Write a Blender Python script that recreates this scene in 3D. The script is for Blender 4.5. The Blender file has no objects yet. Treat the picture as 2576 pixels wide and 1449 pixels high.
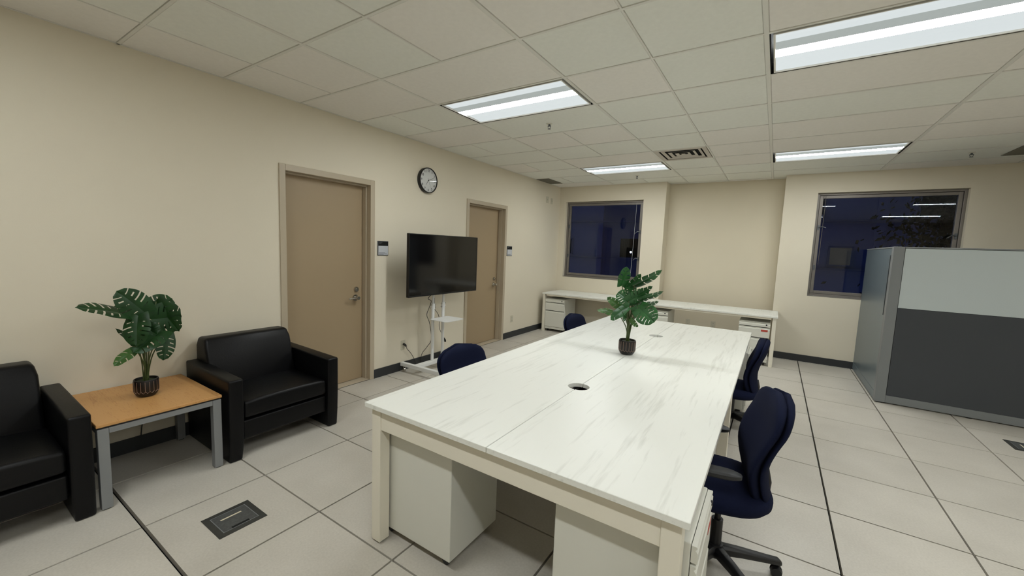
import bpy, bmesh, math, random
from mathutils import Vector, Matrix, noise

random.seed(7)
C = bpy.context.scene.collection
R = math.radians
H = 2.7475                                    # ceiling height
T = 0.6096                                    # floor and ceiling module

# ------------------------------------------------------------------ camera
cam_d = bpy.data.cameras.new('camera')
cam = bpy.data.objects.new('camera', cam_d); C.objects.link(cam)
rt = Vector((0.83242866, 0.55287576, 0.0372951)); upv = Vector((-0.08630107, 0.0628669, 0.9942836)); fw = Vector((-0.54737067, 0.83088877, -0.10004598))
m = Matrix((( rt.x, upv.x, -fw.x, 3.6724), (rt.y, upv.y, -fw.y, -0.90696), (rt.z, upv.z, -fw.z, 1.5345), (0, 0, 0, 1)))
cam.matrix_world = m
cam_d.sensor_width = 36.0; cam_d.sensor_fit = 'HORIZONTAL'
cam_d.lens = 1020.09461 * 36.0 / 2576.0
cam_d.shift_x = 14.63 / 2576.0; cam_d.shift_y = -0.0002
cam_d.clip_start = 0.05; cam_d.clip_end = 200
bpy.context.scene.camera = cam

# ------------------------------------------------------------------ world (blue dusk) and exposure
w = bpy.data.worlds.new('dusk'); bpy.context.scene.world = w; w.use_nodes = True
bg = w.node_tree.nodes['Background']
bg.inputs[0].default_value = (0.10, 0.16, 0.52, 1); bg.inputs[1].default_value = 0.17
vs = bpy.context.scene.view_settings
vs.view_transform = 'Standard'; vs.look = 'None'; vs.gamma = 1.0; vs.use_curve_mapping = False
vs.exposure = 0.0
LAMP = 61.0                                   # radiance of the fluorescent lenses
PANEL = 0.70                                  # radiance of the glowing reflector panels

# ------------------------------------------------------------------ materials
def lin(c):
    return tuple(((v / 255.0) / 12.92 if v / 255.0 <= 0.04045 else ((v / 255.0 + 0.055) / 1.055) ** 2.4) for v in c)
def mat(name, rgb, rough=0.5, metal=0.0, var=0.0, vscale=4.0, bump=0.0, bscale=200.0, spec=0.5, stretch=None, coat=0.0):
    M = bpy.data.materials.new(name); M.use_nodes = True
    nt = M.node_tree; N = nt.nodes; L = nt.links; b = N['Principled BSDF']
    col = lin(rgb)
    b.inputs['Base Color'].default_value = (*col, 1); b.inputs['Roughness'].default_value = rough
    b.inputs['Metallic'].default_value = metal; b.inputs['Specular IOR Level'].default_value = spec
    b.inputs['Coat Weight'].default_value = coat
    tc = N.new('ShaderNodeTexCoord'); mp = N.new('ShaderNodeMapping'); L.new(tc.outputs['Object'], mp.inputs[0])
    if stretch: mp.inputs['Scale'].default_value = stretch
    if var > 0:
        n = N.new('ShaderNodeTexNoise'); n.inputs['Scale'].default_value = vscale; n.inputs['Detail'].default_value = 5
        L.new(mp.outputs[0], n.inputs['Vector'])
        r = N.new('ShaderNodeValToRGB'); r.color_ramp.elements[0].position = 0.3; r.color_ramp.elements[1].position = 0.7
        r.color_ramp.elements[0].color = (*[c * (1 - var) for c in col], 1); r.color_ramp.elements[1].color = (*[min(1, c * (1 + var)) for c in col], 1)
        L.new(n.outputs['Fac'], r.inputs[0]); L.new(r.outputs[0], b.inputs['Base Color'])
    if bump > 0:
        n2 = N.new('ShaderNodeTexNoise'); n2.inputs['Scale'].default_value = bscale; n2.inputs['Detail'].default_value = 3
        L.new(tc.outputs['Object'], n2.inputs['Vector'])
        bp = N.new('ShaderNodeBump'); bp.inputs['Strength'].default_value = bump; bp.inputs['Distance'].default_value = 0.002
        L.new(n2.outputs['Fac'], bp.inputs['Height']); L.new(bp.outputs[0], b.inputs['Normal'])
    return M
def emit(name, rgb, s, base=.8):
    M = bpy.data.materials.new(name); M.use_nodes = True; nt = M.node_tree
    b = nt.nodes['Principled BSDF']; b.inputs['Base Color'].default_value = (base, base, base, 1)
    b.inputs['Emission Color'].default_value = (*rgb, 1); b.inputs['Emission Strength'].default_value = s
    return M

M = {}
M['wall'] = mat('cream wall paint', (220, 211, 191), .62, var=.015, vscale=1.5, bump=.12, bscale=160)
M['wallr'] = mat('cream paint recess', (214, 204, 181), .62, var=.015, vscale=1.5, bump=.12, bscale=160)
M['ceil'] = mat('acoustic ceiling tile', (234, 234, 226), .9, var=.02, vscale=30, bump=.25, bscale=350, spec=.2)
M['ceil2'] = mat('older ceiling tile', (236, 232, 225), .9, var=.02, vscale=30, bump=.25, bscale=350, spec=.2)
M['tee'] = mat('ceiling grid paint', (224, 222, 214), .5)
M['black'] = mat('black void', (10, 10, 9), .9)
M['base'] = mat('charcoal rubber base', (44, 46, 48), .5)
M['frame'] = mat('taupe door frame paint', (182, 169, 147), .4)
M['door'] = mat('tan door paint', (161, 141, 112), .5, bump=.08, bscale=250)
M['chrome'] = mat('satin chrome', (190, 186, 178), .25, 1.0)
M['alu'] = mat('grey window aluminium', (128, 122, 116), .42, .35)
M['white'] = mat('white painted steel', (218, 215, 202), .38, spec=.5)
M['whiteleg'] = mat('cream painted frame', (228, 222, 206), .45)
M['ped'] = mat('white pedestal steel', (214, 213, 203), .42)
M['stand'] = mat('gloss white stand paint', (222, 222, 220), .3)
M['plate'] = mat('ivory wall plate', (196, 190, 170), .45)
M['leather'] = mat('black leather', (9, 9, 11), .40, bump=.35, bscale=140, spec=.22)
M['navy'] = mat('navy fabric', (19, 24, 47), .95, var=.1, vscale=300, bump=.5, bscale=700, spec=.12)
M['plastic'] = mat('black plastic', (20, 20, 22), .42, bump=.1, bscale=500)
M['armpad'] = mat('dark grey arm pad', (34, 35, 38), .55)
M['silver'] = mat('silver table frame', (136, 138, 140), .45, .3)
M['screen'] = mat('tv screen', (14, 13, 14), .09, spec=.5)
M['tvback'] = mat('tv shell', (16, 16, 18), .35)
M['leaf'] = mat('monstera leaf', (22, 56, 20), .45, var=.3, vscale=14, spec=.32)
M['leafm'] = mat('mid green monstera leaf', (34, 82, 36), .42, var=.3, vscale=14, spec=.4)
M['leafy'] = mat('young monstera leaf', (52, 92, 30), .42, var=.3, vscale=14, spec=.45)
M['stem'] = mat('green stem', (70, 84, 42), .5)
M['pot'] = mat('black ceramic pot', (20, 16, 16), .35)
M['potline'] = mat('rose metal line', (150, 125, 112), .4, .3)
M['soil'] = mat('green moss', (40, 48, 26), .9)
M['pgrey'] = mat('grey panel trim', (124, 127, 129), .45, .1)
M['pwhite'] = mat('pale grey panel', (188, 197, 198), .6, bump=.1, bscale=400)
M['pdark'] = mat('charcoal panel fabric', (66, 69, 73), .85, var=.06, vscale=500, bump=.4, bscale=900)
M['pside'] = mat('blue grey panel laminate', (104, 116, 122), .34, .15)
M['red'] = mat('red sticker', (176, 62, 46), .5)
M['cord'] = mat('black cord', (16, 16, 16), .5)
M['fbox'] = mat('dark floor box', (52, 52, 48), .6, var=.12, vscale=40)
M['fboxlid'] = mat('scuffed floor box lid', (74, 75, 74), .55, var=.25, vscale=60, bump=.4, bscale=300)
M['strip'] = mat('pale strip', (214, 204, 180), .5)
M['clockface'] = mat('clock face', (226, 226, 222), .3)
M['signw'] = mat('white sign insert', (196, 198, 202), .4)
M['signf'] = mat('grey sign frame', (92, 96, 100), .4, .4)
M['vent'] = mat('vent paint', (196, 188, 178), .5)
M['grille'] = mat('grey return grille', (112, 108, 96), .6, var=.15, vscale=400)
M['ink'] = mat('dark ink', (30, 30, 32), .5)
M['facade'] = mat('facade render', (150, 150, 170), .8, var=.05, vscale=.6)
M['facadedark'] = mat('dark facade', (112, 112, 132), .7)
M['bark'] = mat('bark', (50, 42, 36), .9)
M['night'] = mat('night leaf', (12, 14, 12), 1.0, var=.3, vscale=2, spec=0.0)
M['lamp'] = emit('fluorescent lens', (.96, 1.0, .995), LAMP)
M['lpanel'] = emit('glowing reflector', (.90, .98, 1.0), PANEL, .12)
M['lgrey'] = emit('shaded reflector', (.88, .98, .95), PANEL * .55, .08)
M['outlamp'] = emit('outdoor lamp', (1, .95, .9), 6.0)
M['litwin'] = emit('dim lit blind', (1, .85, .55), .022, .1)

def tabletop_mat(name, base, streak, sc=(8, 0.55, 8)):
    Mx = bpy.data.materials.new(name); Mx.use_nodes = True; nt = Mx.node_tree; N = nt.nodes; L = nt.links; b = N['Principled BSDF']
    b.inputs['Roughness'].default_value = .34; b.inputs['Specular IOR Level'].default_value = .42
    tc = N.new('ShaderNodeTexCoord'); mp = N.new('ShaderNodeMapping'); mp.inputs['Scale'].default_value = sc
    mp.inputs['Rotation'].default_value = (0, 0, R(4))
    L.new(tc.outputs['Object'], mp.inputs[0])
    n1 = N.new('ShaderNodeTexNoise'); n1.inputs['Scale'].default_value = 1.0; n1.inputs['Detail'].default_value = 8; n1.inputs['Roughness'].default_value = .62; n1.inputs['Distortion'].default_value = .5
    n2 = N.new('ShaderNodeTexNoise'); n2.inputs['Scale'].default_value = 7; n2.inputs['Detail'].default_value = 6
    L.new(mp.outputs[0], n1.inputs['Vector']); L.new(mp.outputs[0], n2.inputs['Vector'])
    mu = N.new('ShaderNodeMath'); mu.operation = 'MULTIPLY'; L.new(n1.outputs['Fac'], mu.inputs[0]); L.new(n2.outputs['Fac'], mu.inputs[1])
    r = N.new('ShaderNodeValToRGB'); e = r.color_ramp.elements
    e[0].position = .12; e[0].color = (*lin(streak), 1); e[1].position = .225; e[1].color = (*lin(base), 1)
    L.new(mu.outputs[0], r.inputs[0]); L.new(r.outputs[0], b.inputs['Base Color'])
    return Mx
M['top'] = tabletop_mat('whitewashed wood laminate', (229, 229, 222), (212, 212, 204))
M['wood'] = tabletop_mat('honey maple laminate', (196, 148, 92), (176, 124, 70), (3, 26, 26))
M['wood'].node_tree.nodes['Principled BSDF'].inputs['Roughness'].default_value = .42

def floor_mat():
    Mx = bpy.data.materials.new('raised floor laminate'); Mx.use_nodes = True; nt = Mx.node_tree; N = nt.nodes; L = nt.links; b = N['Principled BSDF']
    b.inputs['Roughness'].default_value = .36; b.inputs['Specular IOR Level'].default_value = .4
    tc = N.new('ShaderNodeTexCoord'); oi = N.new('ShaderNodeObjectInfo')
    n1 = N.new('ShaderNodeTexNoise'); n1.inputs['Scale'].default_value = 90; n1.inputs['Detail'].default_value = 4
    n2 = N.new('ShaderNodeTexNoise'); n2.inputs['Scale'].default_value = 3; n2.inputs['Detail'].default_value = 3
    ad = N.new('ShaderNodeVectorMath'); ad.operation = 'ADD'
    L.new(tc.outputs['Object'], ad.inputs[0]); L.new(oi.outputs['Location'], ad.inputs[1])
    L.new(ad.outputs[0], n1.inputs['Vector']); L.new(ad.outputs[0], n2.inputs['Vector'])
    mx = N.new('ShaderNodeMix'); mx.data_type = 'FLOAT'; mx.inputs[0].default_value = .5
    L.new(n1.outputs['Fac'], mx.inputs[2]); L.new(n2.outputs['Fac'], mx.inputs[3])
    r = N.new('ShaderNodeValToRGB'); e = r.color_ramp.elements
    e[0].position = .35; e[0].color = (*lin((186, 180, 169)), 1); e[1].position = .65; e[1].color = (*lin((200, 194, 183)), 1)
    L.new(mx.outputs[0], r.inputs[0])
    hs = N.new('ShaderNodeHueSaturation'); L.new(r.outputs[0], hs.inputs['Color'])
    mr = N.new('ShaderNodeMapRange'); mr.inputs[3].default_value = .96; mr.inputs[4].default_value = 1.03
    L.new(oi.outputs['Random'], mr.inputs[0]); L.new(mr.outputs[0], hs.inputs['Value'])
    L.new(hs.outputs[0], b.inputs['Base Color'])
    return Mx
M['floor'] = floor_mat()

def glass_mat():
    Mx = bpy.data.materials.new('window glass'); Mx.use_nodes = True; nt = Mx.node_tree; N = nt.nodes; L = nt.links
    N.remove(N['Principled BSDF']); o = N['Material Output']
    tr = N.new('ShaderNodeBsdfTransparent'); tr.inputs[0].default_value = (.8, .86, .95, 1)
    gl = N.new('ShaderNodeBsdfGlossy'); gl.inputs['Roughness'].default_value = 0.0
    fr = N.new('ShaderNodeFresnel'); fr.inputs[0].default_value = 1.45
    mx = N.new('ShaderNodeMixShader'); L.new(fr.outputs[0], mx.inputs[0]); L.new(tr.outputs[0], mx.inputs[1]); L.new(gl.outputs[0], mx.inputs[2])
    L.new(mx.outputs[0], o.inputs['Surface'])
    return Mx
M['glass'] = glass_mat()

# ------------------------------------------------------------------ mesh helpers
class MB:
    def __init__(s): s.v = []; s.f = []
    def add(s, vs, fs):
        o = len(s.v); s.v += [tuple(v) for v in vs]; s.f += [tuple(i + o for i in f) for f in fs]; return s
    def box(s, x0, x1, y0, y1, z0, z1):
        return s.add([(x0,y0,z0),(x1,y0,z0),(x1,y1,z0),(x0,y1,z0),(x0,y0,z1),(x1,y0,z1),(x1,y1,z1),(x0,y1,z1)],
                     [(0,3,2,1),(4,5,6,7),(0,1,5,4),(1,2,6,5),(2,3,7,6),(3,0,4,7)])
    def prism(s, poly, z0, z1):
        n = len(poly)
        return s.add([(x,y,z0) for x,y in poly] + [(x,y,z1) for x,y in poly],
                     [tuple(range(n-1,-1,-1)), tuple(range(n,2*n))] + [(i,(i+1)%n,n+(i+1)%n,n+i) for i in range(n)])
    def loft(s, rings, cap=True):
        n = len(rings[0]); vs = [p for r in rings for p in r]; fs = []
        for k in range(len(rings)-1):
            for i in range(n):
                a = k*n+i; b = k*n+(i+1)%n; fs.append((a, b, b+n, a+n))
        if cap:
            fs.append(tuple(range(n-1,-1,-1))); fs.append(tuple((len(rings)-1)*n+i for i in range(n)))
        return s.add(vs, fs)
    def cyl(s, p0, p1, r0, r1=None, n=16):
        return s.tube([p0, p1], [r0, r0 if r1 is None else r1], n)
    def tube(s, pts, r, n=8):
        pts = [Vector(p) for p in pts]; rr = r if isinstance(r, (list, tuple)) else [r]*len(pts)
        rings = []; prev = None
        for i, p in enumerate(pts):
            d = (pts[min(i+1, len(pts)-1)] - pts[max(i-1, 0)]).normalized()
            if prev is None:
                a = Vector((0,0,1)) if abs(d.z) < .9 else Vector((1,0,0)); u = d.cross(a).normalized()
            else:
                u = (prev - d*prev.dot(d)).normalized()
            prev = u; v = d.cross(u)
            rings.append([tuple(p + (u*math.cos(t)+v*math.sin(t))*rr[i]) for t in [2*math.pi*k/n for k in range(n)]])
        return s.loft(rings)
    def xf(s, mx):
        s.v = [tuple(mx @ Vector(v)) for v in s.v]; return s

def wloc(o):
    v = Vector((0,0,0))
    while o is not None: v += o.location; o = o.parent
    return v
def obj(name, mb, ma, parent=None, bevel=0.0, segs=2, smooth=False, loc=None, subsurf=0):
    me = bpy.data.meshes.new(name)
    off = wloc(parent) if parent else Vector((0,0,0))
    lo = Vector(loc) if loc else Vector((0,0,0))
    vs = [tuple(Vector(v) - off - lo) for v in mb.v]
    me.from_pydata(vs, [], mb.f)
    bm = bmesh.new(); bm.from_mesh(me)
    bmesh.ops.recalc_face_normals(bm, faces=bm.faces)
    if bevel > 0:
        es = [e for e in bm.edges if len(e.link_faces) == 2 and e.calc_face_angle(0) > .5]
        bmesh.ops.bevel(bm, geom=es, offset=bevel, segments=segs, profile=.5, affect='EDGES', clamp_overlap=True)
    bm.to_mesh(me); bm.free()
    if smooth:
        for p in me.polygons: p.use_smooth = True
        if smooth == 'auto':
            try: me.set_sharp_from_angle(angle=R(40))
            except Exception: pass
    me.materials.append(M[ma] if isinstance(ma, str) else ma)
    o = bpy.data.objects.new(name, me); C.objects.link(o)
    o.location = lo
    if parent: o.parent = parent
    if subsurf:
        md = o.modifiers.new('subsurf', 'SUBSURF'); md.levels = subsurf; md.render_levels = subsurf
    return o
def tag(o, label, cat, group=None, kind=None):
    o['label'] = label
    if cat: o['category'] = cat
    if group: o['group'] = group
    if kind: o['kind'] = kind
    return o
def thing(name, label, cat, loc=(0,0,0), group=None):
    o = bpy.data.objects.new(name, None); C.objects.link(o); o.location = loc; o.empty_display_size = .1
    return tag(o, label, cat, group)
def struct(o): o['kind'] = 'structure'; return o
def sthing(name, loc=(0,0,0), label=None):
    o = bpy.data.objects.new(name, None); C.objects.link(o); o.location = loc; o['kind'] = 'structure'
    if label: o['label'] = label
    return o
def copy_tree(o, parent=None):
    c = o.copy(); C.objects.link(c); c.parent = parent
    for ch in list(o.children): copy_tree(ch, c)
    return c
def text_mb(s, size, mx, ext=0.0006):
    cu = bpy.data.curves.new('t', 'FONT'); cu.body = s; cu.size = size; cu.extrude = ext; cu.align_x = 'CENTER'; cu.align_y = 'CENTER'; cu.resolution_u = 3
    ob = bpy.data.objects.new('t', cu); me = bpy.data.meshes.new_from_object(ob)
    mb = MB(); mb.add([tuple(mx @ v.co) for v in me.vertices], [tuple(p.vertices) for p in me.polygons])
    bpy.data.objects.remove(ob); bpy.data.curves.remove(cu); bpy.data.meshes.remove(me)
    return mb
def sup(a, b, n, e=2.6, z=None):
    """superellipse outline"""
    out = []
    for k in range(n):
        t = 2*math.pi*k/n; c, s_ = math.cos(t), math.sin(t)
        out.append((a*math.copysign(abs(c)**(2/e), c), b*math.copysign(abs(s_)**(2/e), s_)))
    return out

# ================================================================== THE SETTING
X1, Y0, Y1, YR = 7.9, -3.6, 6.5, 6.8
RX0, RX1 = 2.01, 3.70
# ---- walls
DO = [(1.05, 1.955), (3.64, 4.555)]; DZ = 2.135
wl = MB(); prev = Y0
for a, b in DO:
    wl.box(-.2, 0, prev, a-.02, 0, H+.1); wl.box(-.2, 0, a-.02, b+.02, DZ+.02, H+.1); prev = b+.02
wl.box(-.2, 0, prev, YR+.2, 0, H+.1)
o = struct(obj('wall_left', wl, 'wall')); o['label'] = 'cream painted wall with two tan doors'
WIN = [(.135, 1.635, .99, 2.46), (4.10, 5.605, .985, 2.475)]
wf = MB()
def wall_with_hole(mb, x0, x1, h):
    a, b, c, d = h
    mb.box(x0, a, Y1, Y1+.3, 0, H+.1); mb.box(b, x1, Y1, Y1+.3, 0, H+.1)
    mb.box(a, b, Y1, Y1+.3, 0, c); mb.box(a, b, Y1, Y1+.3, d, H+.1)
wall_with_hole(wf, 0, RX0, WIN[0]); wall_with_hole(wf, RX1, X1, WIN[1])
o = struct(obj('wall_far', wf, 'wall')); o['label'] = 'cream far wall with two dark windows and a shallow recess'
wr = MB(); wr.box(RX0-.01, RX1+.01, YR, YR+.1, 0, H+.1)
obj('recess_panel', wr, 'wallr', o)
struct(obj('wall_right', MB().box(X1, X1+.15, Y0, YR, 0, H+.1), 'wall'))
struct(obj('wall_back', MB().box(-.2, X1+.15, Y0-.15, Y0, 0, H+.1), 'wall'))
# ---- baseboards
bh, bt = .10, .012
b_ = MB(); b_.box(0, bt, Y0, .994, 0, bh); b_.box(0, bt, 2.006, 3.589, 0, bh); b_.box(0, bt, 4.606, Y1, 0, bh)
struct(obj('baseboard_left', b_, 'base'))
b_ = MB(); b_.box(bt, RX0+bt, Y1-bt, Y1, 0, bh); b_.box(RX0, RX0+bt, Y1, YR, 0, bh); b_.box(RX0+bt, RX1-bt, YR-bt, YR, 0, bh); b_.box(RX1-bt, RX1, Y1, YR, 0, bh); b_.box(RX1-bt, X1, Y1-bt, Y1, 0, bh)
struct(obj('baseboard_far', b_, 'base'))
b_ = MB(); b_.box(X1-bt, X1, Y0, Y1-bt, 0, bh); struct(obj('baseboard_right', b_, 'base'))
b_ = MB(); b_.box(bt, X1-bt, Y0, Y0+bt, 0, bh); struct(obj('baseboard_back', b_, 'base'))

# ---- floor: one object per tile
fl = struct(obj('floor', MB().box(-.25, X1+.1, Y0-.1, YR+.1, -.09, -.045), 'black')); fl['label'] = 'raised floor of beige square panels with dark joints'
XB, YB = .41702, -.26858
xs = [0] + [XB + T*k for k in range(0, 13) if XB+T*k < X1-.05] + [X1]
ys = [Y0]; k = -12
while YB+T*k < Y1+.29:
    if YB+T*k > Y0+.05: ys.append(YB+T*k)
    k += 1
ys.append(YR)
gapx = {i: (.0055 if i > 4 else .005) for i in range(len(xs))}
gapy = {}
for i, y in enumerate(ys): gapy[i] = .0085 if abs(y-YB) < .01 else .0048
cache = {}
for i in range(len(xs)-1):
    for j in range(len(ys)-1):
        x0, x1 = xs[i]+(gapx[i] if i else 0), xs[i+1]-(gapx[i+1] if i+2 < len(xs) else 0)
        y0, y1 = ys[j]+(gapy[j] if j else 0), ys[j+1]-(gapy[j+1] if j+2 < len(ys) else 0)
        if ys[j] >= Y1 and (xs[i+1] < RX0 or xs[i] > RX1): continue
        key = (round(x1-x0, 4), round(y1-y0, 4))
        if key not in cache:
            mb = MB().box(-(x1-x0)/2, (x1-x0)/2, -(y1-y0)/2, (y1-y0)/2, -.03, 0)
            me = bpy.data.meshes.new('floor_tile'); me.from_pydata(mb.v, [], mb.f); me.materials.append(M['floor']); cache[key] = me
        t = bpy.data.objects.new('floor_tile', cache[key]); C.objects.link(t); t.parent = fl; t.location = ((x0+x1)/2, (y0+y1)/2, 0)

# ---- ceiling: backing, tees, one object per tile
ce = struct(obj('ceiling', MB().box(-.2, X1+.15, Y0-.15, YR+.2, H+.12, H+.2), 'black')); ce['label'] = 'white suspended ceiling grid with lay-in tiles'
XC, YC = 1.08597, -.01497
def cx(k): return XC + T*k
def cy(j): return YC + T*j
LAMPS = [(k, j) for k in (0, 4, 8) for j in (-2, 3, 8) if (k, j) != (8, 8)]
VENT = (2, 7)
cols = [(0, XC-T)] + [(cx(k), cx(k+1)) for k in range(-1, 11)] + [(cx(11), X1)]
rowsj = list(range(-6, 12))
cache = {}
def ctile(x0, x1, y0, y1, mt, gl=.011, gr=.011):
    g = .0085
    x0, x1, y0, y1 = max(x0+gl, 0.0), min(x1-gr, X1), max(y0+g, Y0), min(y1-g, YR)
    if x1-x0 < .03 or y1-y0 < .03: return
    key = (round(x1-x0, 4), round(y1-y0, 4), mt)
    if key not in cache:
        a, b = (x1-x0)/2, (y1-y0)/2
        mb = MB(); mb.loft([[(-a,-b,.02),(a,-b,.02),(a,b,.02),(-a,b,.02)], [(-a,-b,.006),(a,-b,.006),(a,b,.006),(-a,b,.006)], [(-a+.006,-b+.006,.0),(a-.006,-b+.006,.0),(a-.006,b-.006,.0),(-a+.006,b-.006,.0)]])
        me = bpy.data.meshes.new('ceiling_tile'); me.from_pydata(mb.v, [], mb.f)
        bm = bmesh.new(); bm.from_mesh(me); bmesh.ops.recalc_face_normals(bm, faces=bm.faces); bm.to_mesh(me); bm.free()
        me.materials.append(M[mt]); cache[key] = me
    t = bpy.data.objects.new('ceiling_tile', cache[key]); C.objects.link(t); t.parent = ce; t.location = ((x0+x1)/2, (y0+y1)/2, H+.003)
tees_y = {}
def tee(x0, x1, y0, y1, wide=.012):
    mb = MB().box(x0, x1, y0, y1, H, H+.012)
    obj('ceiling_tee', mb, 'tee', ce)
for j in rowsj:
    y0, y1 = cy(j), cy(j+1)
    if y1 < Y0 or y0 > YR: continue
    mt = lambda: 'ceil' if random.random() < .55 else 'ceil2'
    # left column pieces: wall to L-1 to L0
    if j % 2 == 0 and j != 0:
        ctile(0, cx(0), y0, y1, mt())
    else:
        ctile(0, cx(-1), y0, y1, mt(), gr=.0038); ctile(cx(-1), cx(0), y0, y1, mt(), gl=.0038); tee(cx(-1)-.004, cx(-1)+.004, y0+.009, y1-.009)
    for k in range(0, 12, 2):
        if (k, j) in LAMPS: continue
        if k == VENT[0] and j == VENT[1]:
            ctile(cx(3), cx(4), y0, y1, 'ceil2'); tee(cx(3)-.012, cx(3)+.012, y0+.009, y1-.009); continue
        single = (k == 0 and j in (2, 4, 7, 8, 9)) or k >= 4
        if single: ctile(cx(k), cx(k+2), y0, y1, mt())
        else:
            ctile(cx(k), cx(k+1), y0, y1, mt(), gr=.0045); ctile(cx(k+1), cx(k+2), y0, y1, mt(), gl=.0045)
            tee(cx(k+1)-.005, cx(k+1)+.005, y0+.009, y1-.009)
for k in (0, 2, 4, 6, 8, 10): tee(cx(k)-.012, cx(k)+.012, Y0, YR)
for j in range(-5, 12):
    y = cy(j)
    if Y0 < y < YR:
        prevx = 0
        for k in (0, 2, 4, 6, 8, 10): tee(prevx, cx(k)-.0121, y-.009, y+.009); prevx = cx(k)+.0121
        tee(prevx, X1, y-.009, y+.009)
tee(0, .012, Y0, Y1); tee(.012, RX0, Y1-.012, Y1); tee(RX1, X1, Y1-.012, Y1); tee(RX0, RX1, YR-.012, YR); tee(X1-.012, X1, Y0, Y1-.012)

# ---- doors
for n, (a, b) in enumerate(DO):
    d = sthing('door_%d' % (n+1), (0, (a+b)/2, 0), ['tan flush door beside the black armchair', 'tan flush door behind the television stand'][n])
    f = MB(); fw_, pr = .055, .012
    f.box(-.17, pr, a-fw_, a, 0, DZ+fw_); f.box(-.17, pr, b, b+fw_, 0, DZ+fw_); f.box(-.17, pr, a, b, DZ, DZ+fw_)
    obj('door_frame', f, 'frame', d, bevel=.003)
    st = MB(); st.box(-.109, -.05, a, a+.016, 0, DZ); st.box(-.109, -.05, b-.016, b, 0, DZ); st.box(-.109, -.05, a+.016, b-.016, DZ-.016, DZ)
    obj('door_stop', st, 'frame', d, bevel=.002)
    obj('door_panel', MB().box(-.155, -.112, a+.003, b-.004, .012, DZ-.003), 'door', d, bevel=.002)
    obj('threshold', MB().box(-.17, -.006, a, b, 0, .008), 'frame', d, bevel=.003)
    ly, lz = b-.105, .925
    lv = MB(); lv.cyl((-.112, ly, lz), (-.100, ly, lz), .034, n=24); lv.cyl((-.100, ly, lz), (-.055, ly, lz), .013, n=16); lv.cyl((-.072, ly, lz), (-.045, ly, lz), .022, .018, n=18)
    lv.tube([(-.058, ly, lz), (-.054, ly-.03, lz+.002), (-.052, ly-.07, lz+.001), (-.056, ly-.112, lz-.003)], [.011, .010, .009, .008], 10)
    obj('lever_handle', lv, 'chrome', d, smooth='auto')
    db = MB(); db.cyl((-.112, ly+.012, lz+.09), (-.096, ly+.012, lz+.09), .030, .026, n=24); db.cyl((-.096, ly+.012, lz+.09), (-.091, ly+.012, lz+.09), .012, n=12)
    obj('deadbolt', db, 'chrome', d, smooth='auto')
    sp = MB().box(-.1115, -.1095, b-.0125, b-.004, lz-.06, lz+.06); obj('strike_plate', sp, 'chrome', d)

# ---- windows
for n, (a, b, c, e) in enumerate(WIN):
    wn = sthing('window_%d' % (n+1), ((a+b)/2, 6.6, c), ['dark square window above the left end of the desk', 'dark wide window behind the cubicle partition'][n])
    g = .073; ya, yb = 6.595, 6.66
    f = MB(); f.box(a, a+.03, ya-.02, yb, c, e); f.box(b-.03, b, ya-.02, yb, c, e); f.box(a+.03, b-.03, ya-.02, yb, c, c+.035); f.box(a+.03, b-.03, ya-.02, yb, e-.03, e)
    obj('window_frame', f, 'alu', wn, bevel=.003)
    s_ = MB(); s_.box(a+.033, a+g, ya, yb-.012, c+.038, e-.033); s_.box(b-g, b-.033, ya, yb-.012, c+.038, e-.033); s_.box(a+g, b-g, ya, yb-.012, c+.038, c+g+.008); s_.box(a+g, b-g, ya, yb-.012, e-g, e-.033)
    obj('sash', s_, 'alu', wn, bevel=.003)
    obj('pane', MB().box(a+g-.01, b-g+.01, 6.628, 6.634, c+g, e-g+.01), 'glass', wn)
    obj('window_sill', MB().box(a+.001, b-.001, 6.503, ya-.021, c+.0005, c+.012), 'alu', wn, bevel=.002)
    for yy, zz in ((a+.05, c+.42), (a+.05, c+1.0), (b-.05, c+.9), (b-.05, c+.42)):
        lt = MB(); lt.box(yy-.012, yy+.012, ya-.012, ya, zz-.035, zz+.035)
        if yy > a+.1 or n == 1 and zz > c+.5:
            sgn = -1 if yy > (a+b)/2 else 1
            lt.tube([(yy, ya-.016, zz), (yy+sgn*.04, ya-.035, zz+.012), (yy+sgn*.085, ya-.04, zz-.004 if sgn > 0 else zz-.03)], [.008, .007, .006], 8)
        obj('window_latch', lt, 'signf', wn, smooth='auto')
    if n == 0:
        cord = MB().tube([(b-.135, 6.575, e-.03), (b-.15, 6.565, 1.6), (b-.165, 6.56, 1.03)], .0022, 6)
        obj('blind_wand', cord, 'signw', wn)
    else:
        cord = MB().tube([(a+.10, 6.575, e-.035), (a+.095, 6.57, 1.9), (a+.09, 6.565, 1.45)], .003, 6)
        obj('blind_wand', cord, 'alu', wn)

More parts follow.
